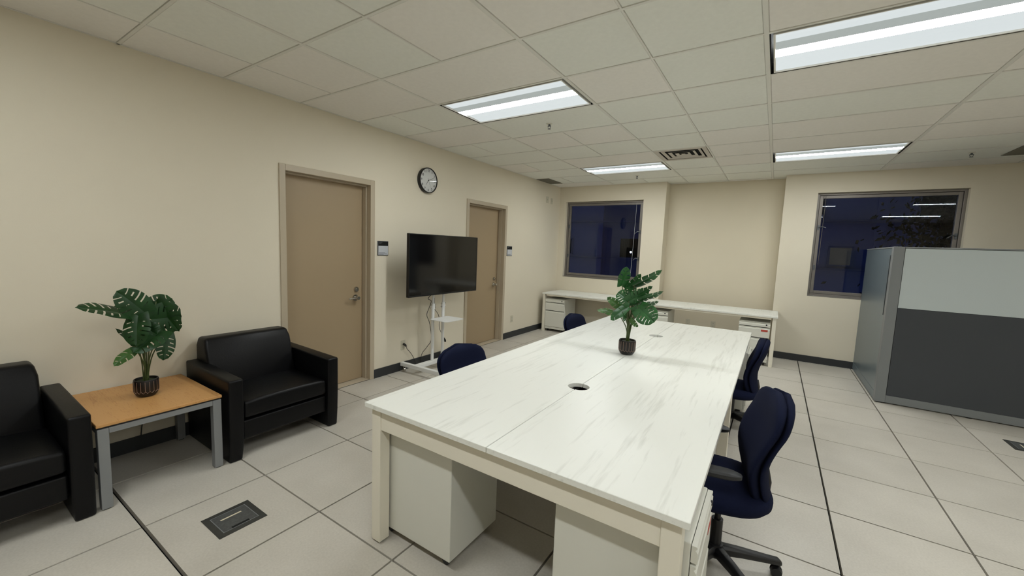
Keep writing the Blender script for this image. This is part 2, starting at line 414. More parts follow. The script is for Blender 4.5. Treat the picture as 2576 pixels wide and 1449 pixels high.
# ---- building and tree outside
bl = thing('neighbouring_building', 'pale building across the way seen through the dark windows', 'building', (3, 14.2, -4))
obj('facade_wall', MB().box(-9, 15, 14.0, 14.4, -4, 9), 'facade', bl)
for z in (1.25, 2.62): obj('ledge', MB().box(-9, 15, 13.85, 14.0, z-.03, z+.03), 'facadedark', bl)
for x in (-1.95, 5.97): obj('pilaster', MB().box(x-.11, x+.11, 13.9, 14.0, -4, 9), 'facade', bl)
obj('panel_recess', MB().box(-1.84, -.3, 13.96, 13.999, -1, 9), 'facadedark', bl)
for (x0, x1, z0, z1, mt) in [(-1.15, -.35, 1.32, 2.0, 'black'), (4.95, 5.42, 1.38, 1.86, 'litwin'), (-3.6, -3.1, 1.4, 1.95, 'black'), (6.7, 7.4, 2.75, 3.5, 'black'), (4.2, 4.7, 2.8, 3.4, 'black'), (7.6, 8.3, 1.4, 2.1, 'black')]:
    fr = MB(); fr.box(x0-.05, x1+.05, 13.93, 13.998, z1, z1+.05); fr.box(x0-.05, x1+.05, 13.93, 13.998, z0-.05, z0); fr.box(x0-.05, x0, 13.93, 13.998, z0, z1); fr.box(x1, x1+.05, 13.93, 13.998, z0, z1)
    q = obj('window', fr, 'facadedark', bl); obj('pane', MB().box(x0, x1, 13.96, 13.99, z0, z1), mt, q)
el = thing('outdoor_wall_lamp', 'small glowing round lamp on the building outside the left window', 'lamp', (-.72, 13.9, 1.5))
lb = MB(); lb.loft([[(-.72+.035*math.sin(math.pi*k/8)*math.cos(t), 13.86+.035*math.sin(math.pi*k/8)*math.sin(t), 1.52-.035*math.cos(math.pi*k/8)) for t in [2*math.pi*i/12 for i in range(12)]] for k in range(1, 8)])
obj('lamp_globe', lb, 'outlamp', el, smooth=True)
obj('lamp_bracket', MB().box(-.74, -.70, 13.86, 14.0, 1.46, 1.485), 'facadedark', el)
tr = thing('tree', 'dark leafy tree outside the window behind the cubicle partition', 'tree', (7.6, 12.3, -4))
tk = MB().tube([(7.6, 12.3, -4), (7.55, 12.3, -1), (7.65, 12.3, 1.5)], [.16, .12, .06], 10); obj('trunk', tk, 'bark', tr, smooth=True)
fo = MB()
for i in range(7000):
    p = Vector((random.gauss(0, .7), random.gauss(0, .35), random.gauss(0, .75))) + Vector((7.7, 12.3, 2.1))
    if p.z < .2 or p.y > 13.6: continue
    a = Vector((random.gauss(0,1), random.gauss(0,1), random.gauss(0,1))).normalized(); b = a.orthogonal().normalized(); s1 = random.uniform(.06, .11)
    fo.add([p-a*s1, p+b*s1*.5, p+a*s1, p-b*s1*.5], [(0,1,2,3)])
q = obj('foliage', fo, 'night', tr); q['kind'] = 'stuff'

# ================================================================== CEILING THINGS
def make_troffer():
    t = thing('ceiling_light', '', 'ceiling light', (0,0,0), 'recessed fluorescent troffers')
    W_, D_ = 2*T, T
    fr = MB(); z0, z1 = H-.001, H+.008
    fr.box(.041, W_-.041, .026, .0345, z0, z1+.03); fr.box(.041, W_-.041, D_-.0345, D_-.026, z0, z1+.03); fr.box(.031, .0405, .024, D_-.024, z0, z1+.03); fr.box(W_-.0405, W_-.031, .024, D_-.024, z0, z1+.03)
    obj('frame', fr, 'tee', t)
    hs = MB(); hs.box(.012, W_-.012, .012, D_-.012, H+.07, H+.08); hs.box(.012, .016, .012, D_-.012, H+.002, H+.07); hs.box(W_-.016, W_-.012, .012, D_-.012, H+.002, H+.07); hs.box(.016, W_-.016, .009, .013, H+.002, H+.07); hs.box(.016, W_-.016, D_-.013, D_-.009, H+.002, H+.07)
    obj('housing', hs, 'black', t)
    def strip(name, prof, mt):
        mb = MB(); n = len(prof); x0, x1 = .041, W_-.041
        vs = [(x0, y, H+z) for y, z in prof] + [(x1, y, H+z) for y, z in prof] + [(x0, y, H+z+.006) for y, z in prof] + [(x1, y, H+z+.006) for y, z in prof]
        fs = []
        for i in range(n-1):
            fs += [(i, i+1, n+i+1, n+i), (2*n+i, 3*n+i, 3*n+i+1, 2*n+i+1)]
        fs += [(0, n, 3*n, 2*n), (n-1, 3*n-1, 4*n-1, 2*n-1)]
        for i in range(n-1): fs += [(i, 2*n+i, 2*n+i+1, i+1), (n+i, n+i+1, 3*n+i+1, 3*n+i)]
        mb.add(vs, fs); return obj(name, mb, mt, t)
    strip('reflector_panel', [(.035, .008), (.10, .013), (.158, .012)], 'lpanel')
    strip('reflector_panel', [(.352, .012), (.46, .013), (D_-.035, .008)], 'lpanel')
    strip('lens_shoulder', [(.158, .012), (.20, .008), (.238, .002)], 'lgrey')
    strip('lamp_lens', [(.239, .002), (.30, .001), (.347, .004)], 'lamp')
    obj('lens_trim', MB().box(.041, W_-.041, .3475, .3505, H+.003, H+.02), 'signf', t)
    return t
lamp_labels = {(0, 3): 'lit ceiling light above the white table, nearest the clock', (0, 8): 'lit ceiling light beside the square louvered vent, over the far desk', (4, 3): 'large lit ceiling light cut off by the top right of the photo',
               (4, 8): 'lit ceiling light above the wide window, right of the louvered vent', (0, -2): 'lit ceiling light above the front of the armchairs, out of view', (4, -2): 'lit ceiling light directly above the viewpoint, out of view',
               (8, -2): 'lit ceiling light at the back right corner of the room', (8, 3): 'lit ceiling light over the right aisle beyond the frame'}
proto = make_troffer()
for i, kj in enumerate(LAMPS):
    o = proto if i == 0 else copy_tree(proto)
    o.location = (cx(kj[0]), cy(kj[1]), 0); o['label'] = lamp_labels[kj]

# louvered supply vent
vx0, vx1, vy0, vy1 = cx(2)+.013, cx(3)-.006, cy(7)+.01, cy(8)-.01
v = thing('ceiling_vent', 'square four-way louvered air vent with dark slots in the ceiling', 'ceiling vent', ((vx0+vx1)/2, (vy0+vy1)/2, H))
pl = MB()
def ring(mb, x0, x1, y0, y1, wd, z0, z1, t=.004):
    o_ = [(x0,y0),(x1,y0),(x1,y1),(x0,y1)]; i_ = [(x0+wd,y0+wd),(x1-wd,y0+wd),(x1-wd,y1-wd),(x0+wd,y1-wd)]
    vs = [(*p, z0) for p in o_] + [(*p, z1) for p in i_] + [(*p, z0+t) for p in o_] + [(*p, z1+t) for p in i_]
    fs = []
    for k in range(4):
        l = (k+1) % 4
        fs += [(k, l, 4+l, 4+k), (8+k, 12+k, 12+l, 8+l), (k, 8+k, 8+l, l), (4+k, 4+l, 12+l, 12+k)]
    mb.add(vs, fs)
ring(pl, vx0, vx1, vy0, vy1, .055, H, H); obj('face_frame', pl, 'vent', v)
obj('duct_opening', MB().box(vx0+.03, vx1-.03, vy0+.03, vy1-.03, H+.030, H+.035), 'black', v)
for k in range(3):
    q = .075 + .068*k; mb = MB(); ring(mb, vx0+q, vx1-q, vy0+q, vy1-q, .034, H+.002, H+.012, .002); obj('louver', mb, 'vent', v)
obj('centre_plate', MB().box(vx0+.275, vx1-.275, vy0+.275, vy1-.275, H+.004, H+.008), 'vent', v)
for (x0, x1, y0, y1, lab) in [(.013, .262, 5.49, 6.04, 'flat grey return grille in the ceiling against the door wall'), (5.655, 5.945, 5.42, 5.97, 'flat grey return grille in the ceiling at the right edge of the photo')]:
    g = thing('return_grille', lab, 'ceiling grille', ((x0+x1)/2, (y0+y1)/2, H), 'ceiling return grilles')
    mb = MB(); ring(mb, x0, x1, y0, y1, .012, H-.003, H-.003, .004); obj('grille_frame', mb, 'grille', g)
    obj('grille_backing', MB().box(x0+.01, x1-.01, y0+.01, y1-.01, H+.0035, H+.005), 'black', g)
    mb = MB(); n = int((y1-y0-.024)/.012)
    for k in range(n): yy = y0+.012+k*.012; mb.box(x0+.012, x1-.012, yy, yy+.009, H-.002, H+.001)
    s_ = obj('grille_bars', mb, 'grille', g); s_['kind'] = 'stuff'
def make_sprinkler():
    s = thing('sprinkler', '', 'sprinkler', (0,0,H), 'ceiling sprinklers')
    mb = MB(); mb.cyl((0,0,H+.001),(0,0,H-.004), .032, .026, 20); obj('escutcheon', mb, 'white', s, smooth='auto')
    mb = MB(); mb.cyl((0,0,H-.004),(0,0,H-.022), .010, n=12); mb.tube([(-.013,0,H-.02),(-.013,0,H-.036),(0,0,H-.046)], .0025, 6); mb.tube([(.013,0,H-.02),(.013,0,H-.036),(0,0,H-.046)], .0025, 6); mb.box(-.016,.016,-.004,.004,H-.024,H-.018); obj('sprinkler_body', mb, 'signf', s)
    mb = MB(); mb.cyl((0,0,H-.046),(0,0,H-.049), .016, n=14); obj('deflector', mb, 'signf', s)
    return s
sp0 = make_sprinkler()
for i, (x, y, lab) in enumerate([(1.713, 2.727, 'small metal sprinkler head just beyond the light nearest the clock'), (1.71, 5.76, 'small metal sprinkler head on the ceiling over the far left desk'), (5.353, 5.67, 'small metal sprinkler head above the cubicle partition at right')]):
    o = sp0 if i == 0 else copy_tree(sp0)
    o.location = (x, y, H); o['label'] = lab
for o in [sp0]: pass

# ================================================================== LARGE TABLE
tb = thing('conference_table', 'long white whitewashed-wood bench table with four joined tops', 'table', (2.78, 2.172, 0))
TX0, TX1, TY0, TY1, TZ = 2.03, 3.53, .345, 4.0, .742
xm, ym = 2.78, (TY0+TY1)/2
def top_poly(x0, x1, y0, y1, side, hy, r=.060):
    """rectangle with a half-round notch on its inner edge; side=+1 notch on the x1 edge"""
    if side > 0:
        arc = [(x1 - r*math.cos(a), hy + r*math.sin(a)) for a in [R(-90 + 180*k/14) for k in range(15)]]
        return [(x0, y0), (x1, y0)] + arc + [(x1, y1), (x0, y1)]
    arc = [(x0 + r*math.cos(a), hy + r*math.sin(a)) for a in [R(90 - 180*k/14) for k in range(15)]]
    return [(x0, y0), (x1, y0), (x1, y1), (x0, y1)] + arc
g = .0018
for (y0, y1) in ((TY0, ym-g), (ym+g, TY1)):
    hy = 1.255 if y0 < 1 else 3.085
    obj('tabletop', MB().prism(top_poly(TX0, xm-g, y0, y1, 1, hy), TZ-.024, TZ), 'top', tb, bevel=.0015, segs=1)
    obj('tabletop', MB().prism(top_poly(xm+g, TX1, y0, y1, -1, hy), TZ-.024, TZ), 'top', tb, bevel=.0015, segs=1)
LZ = TZ-.024
for x0 in (2.055, 3.445):
    for y0 in (.370, ym-.03, TY1-.017-.06):
        lg = MB().box(x0, x0+.062, y0, y0+.062, .012, LZ-.001); q = obj('leg', lg, 'whiteleg', tb, bevel=.003)
        obj('levelling_foot', MB().cyl((x0+.031, y0+.031, 0), (x0+.031, y0+.031, .012), .018, n=12), 'plastic', q)
for (a, b, c, d) in [(2.117, 3.445, .376, .400), (2.117, 3.445, TY1-.043, TY1-.019)]:
    obj('end_rail', MB().box(a, b, c, d, .608, LZ-.003), 'whiteleg', tb, bevel=.002)
obj('cross_rail', MB().box(2.117, 3.445, ym-.02, ym+.02, .64, LZ-.003), 'whiteleg', tb, bevel=.002)
for x0 in (2.06, 3.478):
    obj('side_rail', MB().box(x0, x0+.024, .424, ym-.031, .655, LZ-.003), 'whiteleg', tb, bevel=.002)
    obj('side_rail', MB().box(x0, x0+.024, ym+.033, TY1-.078, .655, LZ-.003), 'whiteleg', tb, bevel=.002)
for (y0, y1) in ((.6, ym-.15), (ym+.15, 3.7)):
    ct = MB(); ct.box(2.70, 2.86, y0, y1, .60, .604); ct.box(2.70, 2.704, y0, y1, .604, .66); ct.box(2.856, 2.86, y0, y1, .604, .66)
    ct.box(2.755, 2.805, y0+.05, y0+.07, .66, LZ-.002); ct.box(2.70, 2.86, y0+.05, y0+.07, .655, .66); ct.box(2.755, 2.805, y1-.07, y1-.05, .66, LZ-.002); ct.box(2.70, 2.86, y1-.07, y1-.05, .655, .66)
    obj('cable_tray', ct, 'plastic', tb)

# ================================================================== PEDESTALS
def make_ped():
    """front faces -y at y=0, width along x"""
    p = thing('drawer_pedestal', '', 'drawer unit', (0,0,0), '')
    w2, d, h, z0 = .19, .50, .615, .05
    obj('body', MB().box(-w2, w2, .022, d, z0, h), 'ped', p, bevel=.004)
    obj('drawer_reveal', MB().box(-w2+.004, w2-.004, .0205, .0216, .095, h-.008), 'fbox', p)
    def front(name, za, zb):
        mb = MB()
        prof = [(.020, za), (.0, za), (.0, zb-.022), (.008, zb-.012), (.002, zb-.004), (.004, zb), (.020, zb)]
        n = len(prof); mb.add([(-w2+.001, y, z) for y, z in prof] + [(w2-.001, y, z) for y, z in prof],
               [tuple(range(n)), tuple(range(2*n-1, n-1, -1))] + [(i, n+i, n+(i+1) % n, (i+1) % n) for i in range(n)])
        return obj(name, mb, 'ped', p)
    q = front('pencil_drawer', .552, .609)
    lk = MB(); lk.cyl((w2-.045, -.004, .583), (w2-.045, .004, .583), .010, n=16); obj('lock', lk, 'plastic', q, smooth='auto')
    front('box_drawer', .400, .540); front('file_drawer', .098, .387)
    obj('plinth', MB().box(-w2+.004, w2-.004, .006, .021, z0, .092), 'ped', p, bevel=.002)
    for (x, y) in ((-w2+.04, .06), (w2-.04, .06), (-w2+.04, d-.05), (w2-.04, d-.05)):
        c = MB(); c.cyl((x-.010, y, .022), (x+.010, y, .022), .022, n=16); c.box(x-.013, x+.013, y-.010, y+.010, .028, z0-.001)
        obj('caster', c, 'plastic', p, smooth='auto')
    return p
pp = make_ped()
PG1, PG2 = 'drawer pedestals under the far desk', 'drawer pedestals under the white table'
peds = [((.352, 5.775), 0, 'white drawer pedestal under the far desk, at its left end by the door wall', PG1, 0),
        ((2.145, 5.775), 0, 'white drawer pedestal under the middle of the far desk, behind the tabletop plant', PG1, 0),
        ((3.50, 5.775), 0, 'white drawer pedestal with red sticker under the right end of the far desk', PG1, 1),
        ((2.022, .633), -90, 'white pedestal under the near left corner of the white table, plain side showing', PG2, 0),
        ((3.548, .633), 90, "white pedestal under the table's near right corner, its drawers beside the nearest chair", PG2, 2),
        ((2.022, 3.72), -90, 'white pedestal under the far left corner of the white table, hidden by the top', PG2, 0),
        ((3.548, 3.72), 90, 'white pedestal under the far right corner of the white table', PG2, 0)]
for i, ((x, y), a, lab, gr, st) in enumerate(peds):
    o = pp if i == 0 else copy_tree(pp)
    o.location = (x, y, 0); o.rotation_euler = (0, 0, R(a)); o['label'] = lab; o['group'] = gr
    if st:
        s_ = MB().box(.085, .165, -.0012, -.0002, .487, .515)
        me_o = obj('sticker', s_, 'red'); me_o.parent = o; me_o['label'] = 'red rectangular sticker on the box drawer'
        me_o.location = (0, 0, 0)

# ================================================================== FAR DESK
dk = thing('long_desk', 'long low white desk along the far wall below the left window', 'desk', (1.93, 6.12, 0))
DX0, DX1, DY0, DY1, DZt = .10, 3.768, 5.75, 6.49, .718
dm = (DX0+DX1)/2
obj('desktop', MB().box(DX0, dm-.001, DY0, DY1, DZt-.025, DZt), 'top', dk, bevel=.002, segs=1)
obj('desktop', MB().box(dm+.001, DX1, DY0, DY1, DZt-.025, DZt), 'top', dk, bevel=.002, segs=1)
for x in (DX0+.008, DX1-.060):
    for y in (DY0+.012, DY1-.08):
        obj('leg', MB().box(x, x+.048, y, y+.062, 0.0, DZt-.026), 'whiteleg', dk, bevel=.003)
    obj('end_rail', MB().box(x+.014, x+.036, DY0+.075, DY1-.081, .63, DZt-.028), 'whiteleg', dk, bevel=.002)
for x in (dm-.031,): obj('leg', MB().box(x, x+.062, DY1-.08, DY1-.018, 0, DZt-.026), 'whiteleg', dk, bevel=.003)
obj('front_rail', MB().box(DX0+.074, DX1-.074, DY0+.02, DY0+.05, .665, DZt-.027), 'whiteleg', dk, bevel=.002)
obj('rear_rail', MB().box(DX0+.074, DX1-.074, DY1-.07, DY1-.04, .63, DZt-.027), 'whiteleg', dk, bevel=.002)

# ================================================================== ARMCHAIRS
def make_armchair():
    """local: width along y 0..Wd, back at x=0, front +x"""
    a = thing('armchair', '', 'armchair', (0,0,0), 'black leather armchairs')
    Wd, aw = .81, .092
    def arm(y0, y1, outer):
        mb = MB(); N = 3
        oy = .012
        ys0 = (y0, y1)
        secs = [(.0, .58), (.72, .565)]
        # slab with a slight taper to the foot
        zz = [0.0, .14, .30, .56]
        tap = [(.018, .010), (.006, .0), (0, 0), (0, 0)]
        rings = []
        for z, (tx, ty) in zip(zz, tap):
            a0 = y0 + (0 if outer < 0 else ty); a1 = y1 - (ty if outer < 0 else 0)
            if outer < 0: a0, a1 = y0, y1-ty
            else: a0, a1 = y0+ty, y1
            zt = z
            rings.append([(.01, a0, zt), (.72-tx, a0, zt - (0 if z < .5 else .0)), (.72-tx, a1, zt), (.01, a1, zt)])
        rings.append([(.01, y0, .592), (.72, y0, .578), (.72, y1, .578), (.01, y1, .592)])
        mb.loft(rings); return mb
    for (y0, y1, s) in ((0, aw, -1), (Wd-aw, Wd, 1)):
        obj('armrest', arm(y0, y1, s), 'leather', a, bevel=.013, segs=3, smooth='auto')
    # backrest: leaning block
    mb = MB(); y0, y1 = .028, Wd-.145
    y0, y1 = aw-.06, Wd-aw-.03
    y0, y1 = aw-.025, Wd-aw-.014
    rings = []
    for z, xa, xb, ins in ((.20, .05, .27, 0), (.40, .04, .27, 0), (.60, .012, .215, 0), (.70, .012, .185, .0), (.765, .02, .15, .012)):
        rings.append([(xa, y0+ins, z), (xb, y0+ins, z), (xb+.012, (y0+y1)/2, z + (.006 if z > .75 else 0)), (xb, y1-ins, z), (xa, y1-ins, z)])
    mb.loft(rings); obj('backrest', mb, 'leather', a, bevel=.022, segs=4, smooth='auto')
    # seat cushion: crowned
    mb = MB(); nx, ny = 7, 9; x0, x1, ya, yb = .20, .705, aw+.004, Wd-aw-.004
    topv = []; 
    def P(i, j, z, cr):
        u, v_ = i/(nx-1), j/(ny-1); x = x0+(x1-x0)*u; y = ya+(yb-ya)*v_
        return (x, y, z + cr*(math.sin(math.pi*v_)**.6)*(.55+.45*math.sin(math.pi*min(1, u*1.1)))) 
    vs = [P(i, j, .405, .022) for i in range(nx) for j in range(ny)] + [P(i, j, .285, 0) for i in range(nx) for j in range(ny)]
    fs = []
    n0 = nx*ny
    for i in range(nx-1):
        for j in range(ny-1):
            q = i*ny+j; fs += [(q, q+1, q+ny+1, q+ny), (n0+q, n0+q+ny, n0+q+ny+1, n0+q+1)]
    for i in range(nx-1): fs += [(i*ny, (i+1)*ny, n0+(i+1)*ny, n0+i*ny), (i*ny+ny-1, n0+i*ny+ny-1, n0+(i+1)*ny+ny-1, (i+1)*ny+ny-1)]
    for j in range(ny-1): fs += [(j, n0+j, n0+j+1, j+1), ((nx-1)*ny+j, (nx-1)*ny+j+1, n0+(nx-1)*ny+j+1, n0+(nx-1)*ny+j)]
    mb.add(vs, fs); obj('seat_cushion', mb, 'leather', a, bevel=.024, segs=4, smooth='auto')
    obj('front_rail', MB().box(.03, .69, aw+.003, Wd-aw-.003, .135, .268), 'leather', a, bevel=.012, segs=3, smooth='auto')
    return a
ac = make_armchair()
for i, (x, y, lab) in enumerate([(.012, .266, 'black leather armchair standing by the tan door'), (.012, -1.19, 'black leather armchair at the left edge of the photo, cut off by the frame')]):
    o = ac if i == 0 else copy_tree(ac)
    o.location = (x, y, 0); o['label'] = lab

# ================================================================== SIDE TABLE
s = thing('side_table', 'low maple-topped side table with silver frame between two armchairs', 'side table', (.36, -.06, 0))
SX0, SX1, SY0, SY1, SZ = .018, .705, -.362, .236, .494
obj('tabletop', MB().box(SX0, SX1, SY0, SY1, SZ-.018, SZ), 'wood', s, bevel=.003)
obj('shadow_gap', MB().box(SX0+.012, SX1-.012, SY0+.012, SY1-.012, SZ-.028, SZ-.0185), 'plastic', s)
zt = SZ-.0285
for x in (SX0+.004, SX1-.051):
    for y in (SY0+.004, SY1-.051):
        q = obj('leg', MB().box(x, x+.047, y, y+.047, .006, zt), 'silver', s, bevel=.002)
        obj('foot_glide', MB().box(x+.008, x+.039, y+.008, y+.039, 0, .0058), 'plastic', q)
for (a, b, c, d) in [(SX0+.052, SX1-.052, SY0+.006, SY0+.028), (SX0+.052, SX1-.052, SY1-.028, SY1-.006), (SX0+.006, SX0+.028, SY0+.052, SY1-.052), (SX1-.028, SX1-.006, SY0+.052, SY1-.052)]:
    obj('apron_rail', MB().box(a, b, c, d, zt-.032, zt), 'silver', s, bevel=.0015)

# ================================================================== OFFICE CHAIRS
def make_chair(dz):
    """local: faces +x, hub at origin; dz lowers the upper part"""
    c = thing('office_chair', '', 'office chair', (0,0,0), 'navy task chairs around the white table')
    # base
    q = MB(); q.cyl((0,0,.075),(0,0,.135), .040, .034, 20); obj('base_hub', q, 'plastic', c, smooth='auto')
    for k in range(5):
        a = R(72*k); ca, sa = math.cos(a), math.sin(a)
        rings = []
        for r, zc, w_, h_ in ((.030, .105, .026, .026), (.12, .098, .024, .021), (.24, .082, .020, .016), (.292, .076, .018, .015), (.306, .068, .012, .010)):
            rings.append([(r*ca - sa*p*w_, r*sa + ca*p*w_, zc + qz*h_) for p, qz in ((-1,-.8),(-1,.4),(-.55,1),(.55,1),(1,.4),(1,-.8))])
        leg = obj('base_leg', MB().loft(rings), 'plastic', c, bevel=.003, smooth='auto')
        cs = MB(); px, py = .296*ca, .296*sa; ta = a + R(70 + 37*k)
        ex, ey = math.cos(ta), math.sin(ta); fx, fy = -ey, ex
        cs.cyl((px, py, .070), (px, py, .045), .009, n=10)
        ox, oy = px+fx*.008, py+fy*.008
        for sgn in (-1, 1): cs.cyl((ox+ex*.006*sgn, oy+ey*.006*sgn, .026), (ox+ex*.024*sgn, oy+ey*.024*sgn, .026), .026, .022, 18)
        cs.cyl((ox-ex*.006, oy-ey*.006, .028), (ox+ex*.006, oy+ey*.006, .028), .018, n=12)
        obj('caster', cs, 'plastic', leg, smooth='auto')
    q = MB(); q.cyl((0,0,.135),(0,0,.26), .025, n=18); q.cyl((0,0,.26),(0,0,.375+dz), .014, n=16); obj('gas_column', q, 'plastic', c, smooth='auto')
    q = MB(); q.box(-.10, .09, -.07, .07, .372+dz, .405+dz); obj('tilt_mechanism', q, 'plastic', c, bevel=.01)
    # seat
    rings = []
    for z, s_ in ((.405, .80), (.412, .93), (.432, .995), (.455, 1.0), (.472, .96), (.484, .86), (.490, .60)):
        rings.append([(.03 + x*s_*.235 , y*s_*.24*(1+.06*x), z+dz - (.018*max(0, x-.4)) ) for x, y in sup(1, 1, 40, 2.9)])
    obj('seat', MB().loft(rings), 'navy', c, smooth=True)
    # backrest: front cushion and rear cover
    def back(th0, th1, grow):
        rings = []; n = 22
        for k in range(n+1):
            t = k/n; z = .430 + .495*t
            wv = .135 + .112*math.sin(math.pi*.5*min(1, t/.74))
            if t > .74: wv = .247*math.sqrt(max(.0, 1-((t-.74)/.262)**2.9))
            if t < .10: wv *= (1-((.10-t)/.105)**2.2*.62)
            wv = max(wv, .03)+grow
            xc = -.158 + .028*math.sin(math.pi*min(1, t/.75)) - .085*max(0, t-.38)**1.2
            e_ = 1.0
            if t < .08: e_ = .35+.65*math.sqrt(max(0, 1-((.08-t)/.08)**2))
            if t > .90: e_ = .30+.70*math.sqrt(max(0, 1-((t-.90)/.10)**2))
            ring_ = []
            for (a, b) in sup(1, 1, 28, 2.3):
                y = a*wv; curve = .035*(a*a)*(.4+.6*math.sin(math.pi*t))
                mid = (th0+th1)/2; hf = (th1-th0)/2*e_
                ring_.append((xc + curve + mid + b*hf, y, z+dz))
            rings.append(ring_)
        return MB().loft(rings)
    obj('backrest', back(-.022, .040, 0), 'navy', c, smooth=True)
    obj('backrest_cover', back(-.048, -.006, -.006), 'navy', c, smooth=True)
    q = MB(); q.tube([(-.06, 0, .39+dz), (-.15, 0, .395+dz), (-.185, 0, .43+dz), (-.190, 0, .50+dz), (-.180, 0, .56+dz)], [.016, .018, .016, .014, .010], 10); obj('back_support', q, 'plastic', c, smooth=True)
    for s_ in (-1, 1):
        q = MB(); q.tube([(.08, s_*.10, .40+dz), (.10, s_*.225, .402+dz), (.11, s_*.256, .43+dz), (.115, s_*.256, .54+dz), (.115, s_*.250, .60+dz)], [.012, .014, .015, .013, .012], 10)
        ar = obj('armrest', q, 'plastic', c, smooth=True)
        rings = []
        for zz, sc_ in ((.600, .85), (.606, 1), (.620, 1), (.628, .8)):
            rings.append([(.065 + x*.112*sc_, s_*.25 + y*.034*sc_, zz+dz) for x, y in sup(1, 1, 24, 2.8)])
        obj('arm_pad', MB().loft(rings), 'armpad', ar, smooth='auto')
    return c
cA = make_chair(0.0); cB = make_chair(-.10)
cA.location = (3.545, 1.235, 0); cA.rotation_euler = (0, 0, R(190)); cA['label'] = 'nearest navy fabric office chair, on the right side of the white table'
def base_turn(c, world_deg, rz):
    """turn the star base independently: rotate leg children"""
    for ch in c.children:
        if ch.name.startswith('base_leg'): ch.rotation_euler = (0, 0, R(world_deg - rz))
for (c, x, y, rz, bd, lab) in [(cB, 3.45, 3.21, 180, 37, 'navy fabric office chair at the far right side of the white table'),
                               (None, 2.03, 1.305, 0, 20, 'navy fabric office chair in front of the television stand'),
                               (None, 2.045, 3.232, 0, 50, "navy office chair on the table's left side, nearest the far desk")]:
    o = c if c else copy_tree(cB)
    o.location = (x, y, 0); o.rotation_euler = (0, 0, R(rz)); o['label'] = lab; base_turn(o, bd, rz)
base_turn(cA, 26, 190)

# ================================================================== TELEVISION AND STAND
tx, tyc = .38, 2.765
tv = thing('television', 'large flat black television on a white wheeled stand', 'television', (tx-.03, tyc, .93))
y0, y1, z0, z1 = tyc-.600, tyc+.600, .943, 1.644
obj('tv_shell', MB().box(tx-.038, tx-.006, y0, y1, z0, z1), 'tvback', tv, bevel=.004)
bz = MB(); bz.box(tx-.0055, tx, y0, y0+.009, z0, z1); bz.box(tx-.0055, tx, y1-.009, y1, z0, z1); bz.box(tx-.0055, tx, y0+.009, y1-.009, z1-.009, z1); bz.box(tx-.0055, tx, y0+.009, y1-.009, z0, z0+.018)
obj('bezel', bz, 'tvback', tv)
obj('screen', MB().box(tx-.0055, tx-.002, y0+.0095, y1-.0095, z0+.0185, z1-.0095), 'screen', tv)
obj('rear_housing', MB().box(tx-.075, tx-.0385, tyc-.42, tyc+.42, 1.02, 1.45), 'tvback', tv, bevel=.012)
sd = thing('television_stand', 'white wheeled steel stand with small shelf carrying the television', 'television stand', (.27, tyc, 0))
sx = .262
for s_ in (-1, 1):
    yy = tyc + s_*.372
    lg = obj('foot_bar', MB().box(.035, .69, yy-.022, yy+.022, .072, .118), 'stand', sd, bevel=.004)
    for x in (.07, .65):
        c_ = MB(); c_.cyl((x, yy-.012, .026), (x, yy+.012, .026), .026, n=18); c_.box(x-.014, x+.014, yy-.018, yy-.0125, .02, .0715); c_.box(x-.014, x+.014, yy+.0125, yy+.018, .02, .0715); c_.box(x-.016, x+.016, yy-.018, yy+.018, .064, .0715)
        obj('caster', c_, 'chrome', lg, smooth='auto')
    py = tyc + s_*.09
    q = MB(); q.cyl((sx, py, .118), (sx, py, .80), .019, n=20); p_ = obj('pole', q, 'stand', sd, smooth='auto')
    q = MB(); q.cyl((sx, py, .80), (sx, py, 1.40), .0145, n=18); obj('inner_pole', q, 'stand', sd, smooth='auto')
    q = MB(); q.cyl((sx, py, .752), (sx, py, .822), .0235, n=20); obj('pole_collar', q, 'stand', p_, smooth='auto')
    for dzz in (.768, .806):
        for sg in (-1, 1):
            q = MB(); q.cyl((sx, py+sg*.022, dzz), (sx, py+sg*.040, dzz), .0075, n=10); obj('knob', q, 'chrome', p_, smooth='auto')
obj('cross_bar', MB().box(sx-.028, sx+.028, tyc-.35, tyc+.35, .072, .117), 'stand', sd, bevel=.004)
mb = MB(); mb.prism([(.428+x*.142, tyc-.018+y*.168) for x, y in sup(1, 1, 40, 7)], .638, .644)
obj('shelf', mb, 'stand', sd)
sb = MB(); sb.box(sx+.0195, sx+.06, tyc-.12, tyc+.12, .628, .6375); obj('shelf_bracket', sb, 'stand', sd)
mt_ = MB(); mt_.box(sx+.0155, sx+.0255, tyc-.24, tyc+.24, 1.30, 1.36); mt_.box(sx+.0155, sx+.0255, tyc-.24, tyc+.24, 1.12, 1.18); mt_.box(sx+.0257, sx+.041, tyc-.20, tyc-.17, 1.08, 1.40); mt_.box(sx+.0257, sx+.041, tyc+.17, tyc+.20, 1.08, 1.40)
obj('mounting_bracket', mt_, 'stand', sd)
def smooth_path(pts, n=6):
    pts = [Vector(p) for p in pts]; out = []
    for i in range(len(pts)-1):
        p0 = pts[max(i-1, 0)]; p1 = pts[i]; p2 = pts[i+1]; p3 = pts[min(i+2, len(pts)-1)]
        for k in range(n):
            t = k/n; out.append(.5*((2*p1)+(p2-p0)*t+(2*p0-5*p1+4*p2-p3)*t*t+(3*p1-p0-3*p2+p3)*t**3))
    out.append(pts[-1]); return out
pc = thing('power_cord', 'black television power cord running down to the wall socket by the stand', 'cord', (.03, 2.44, .31))
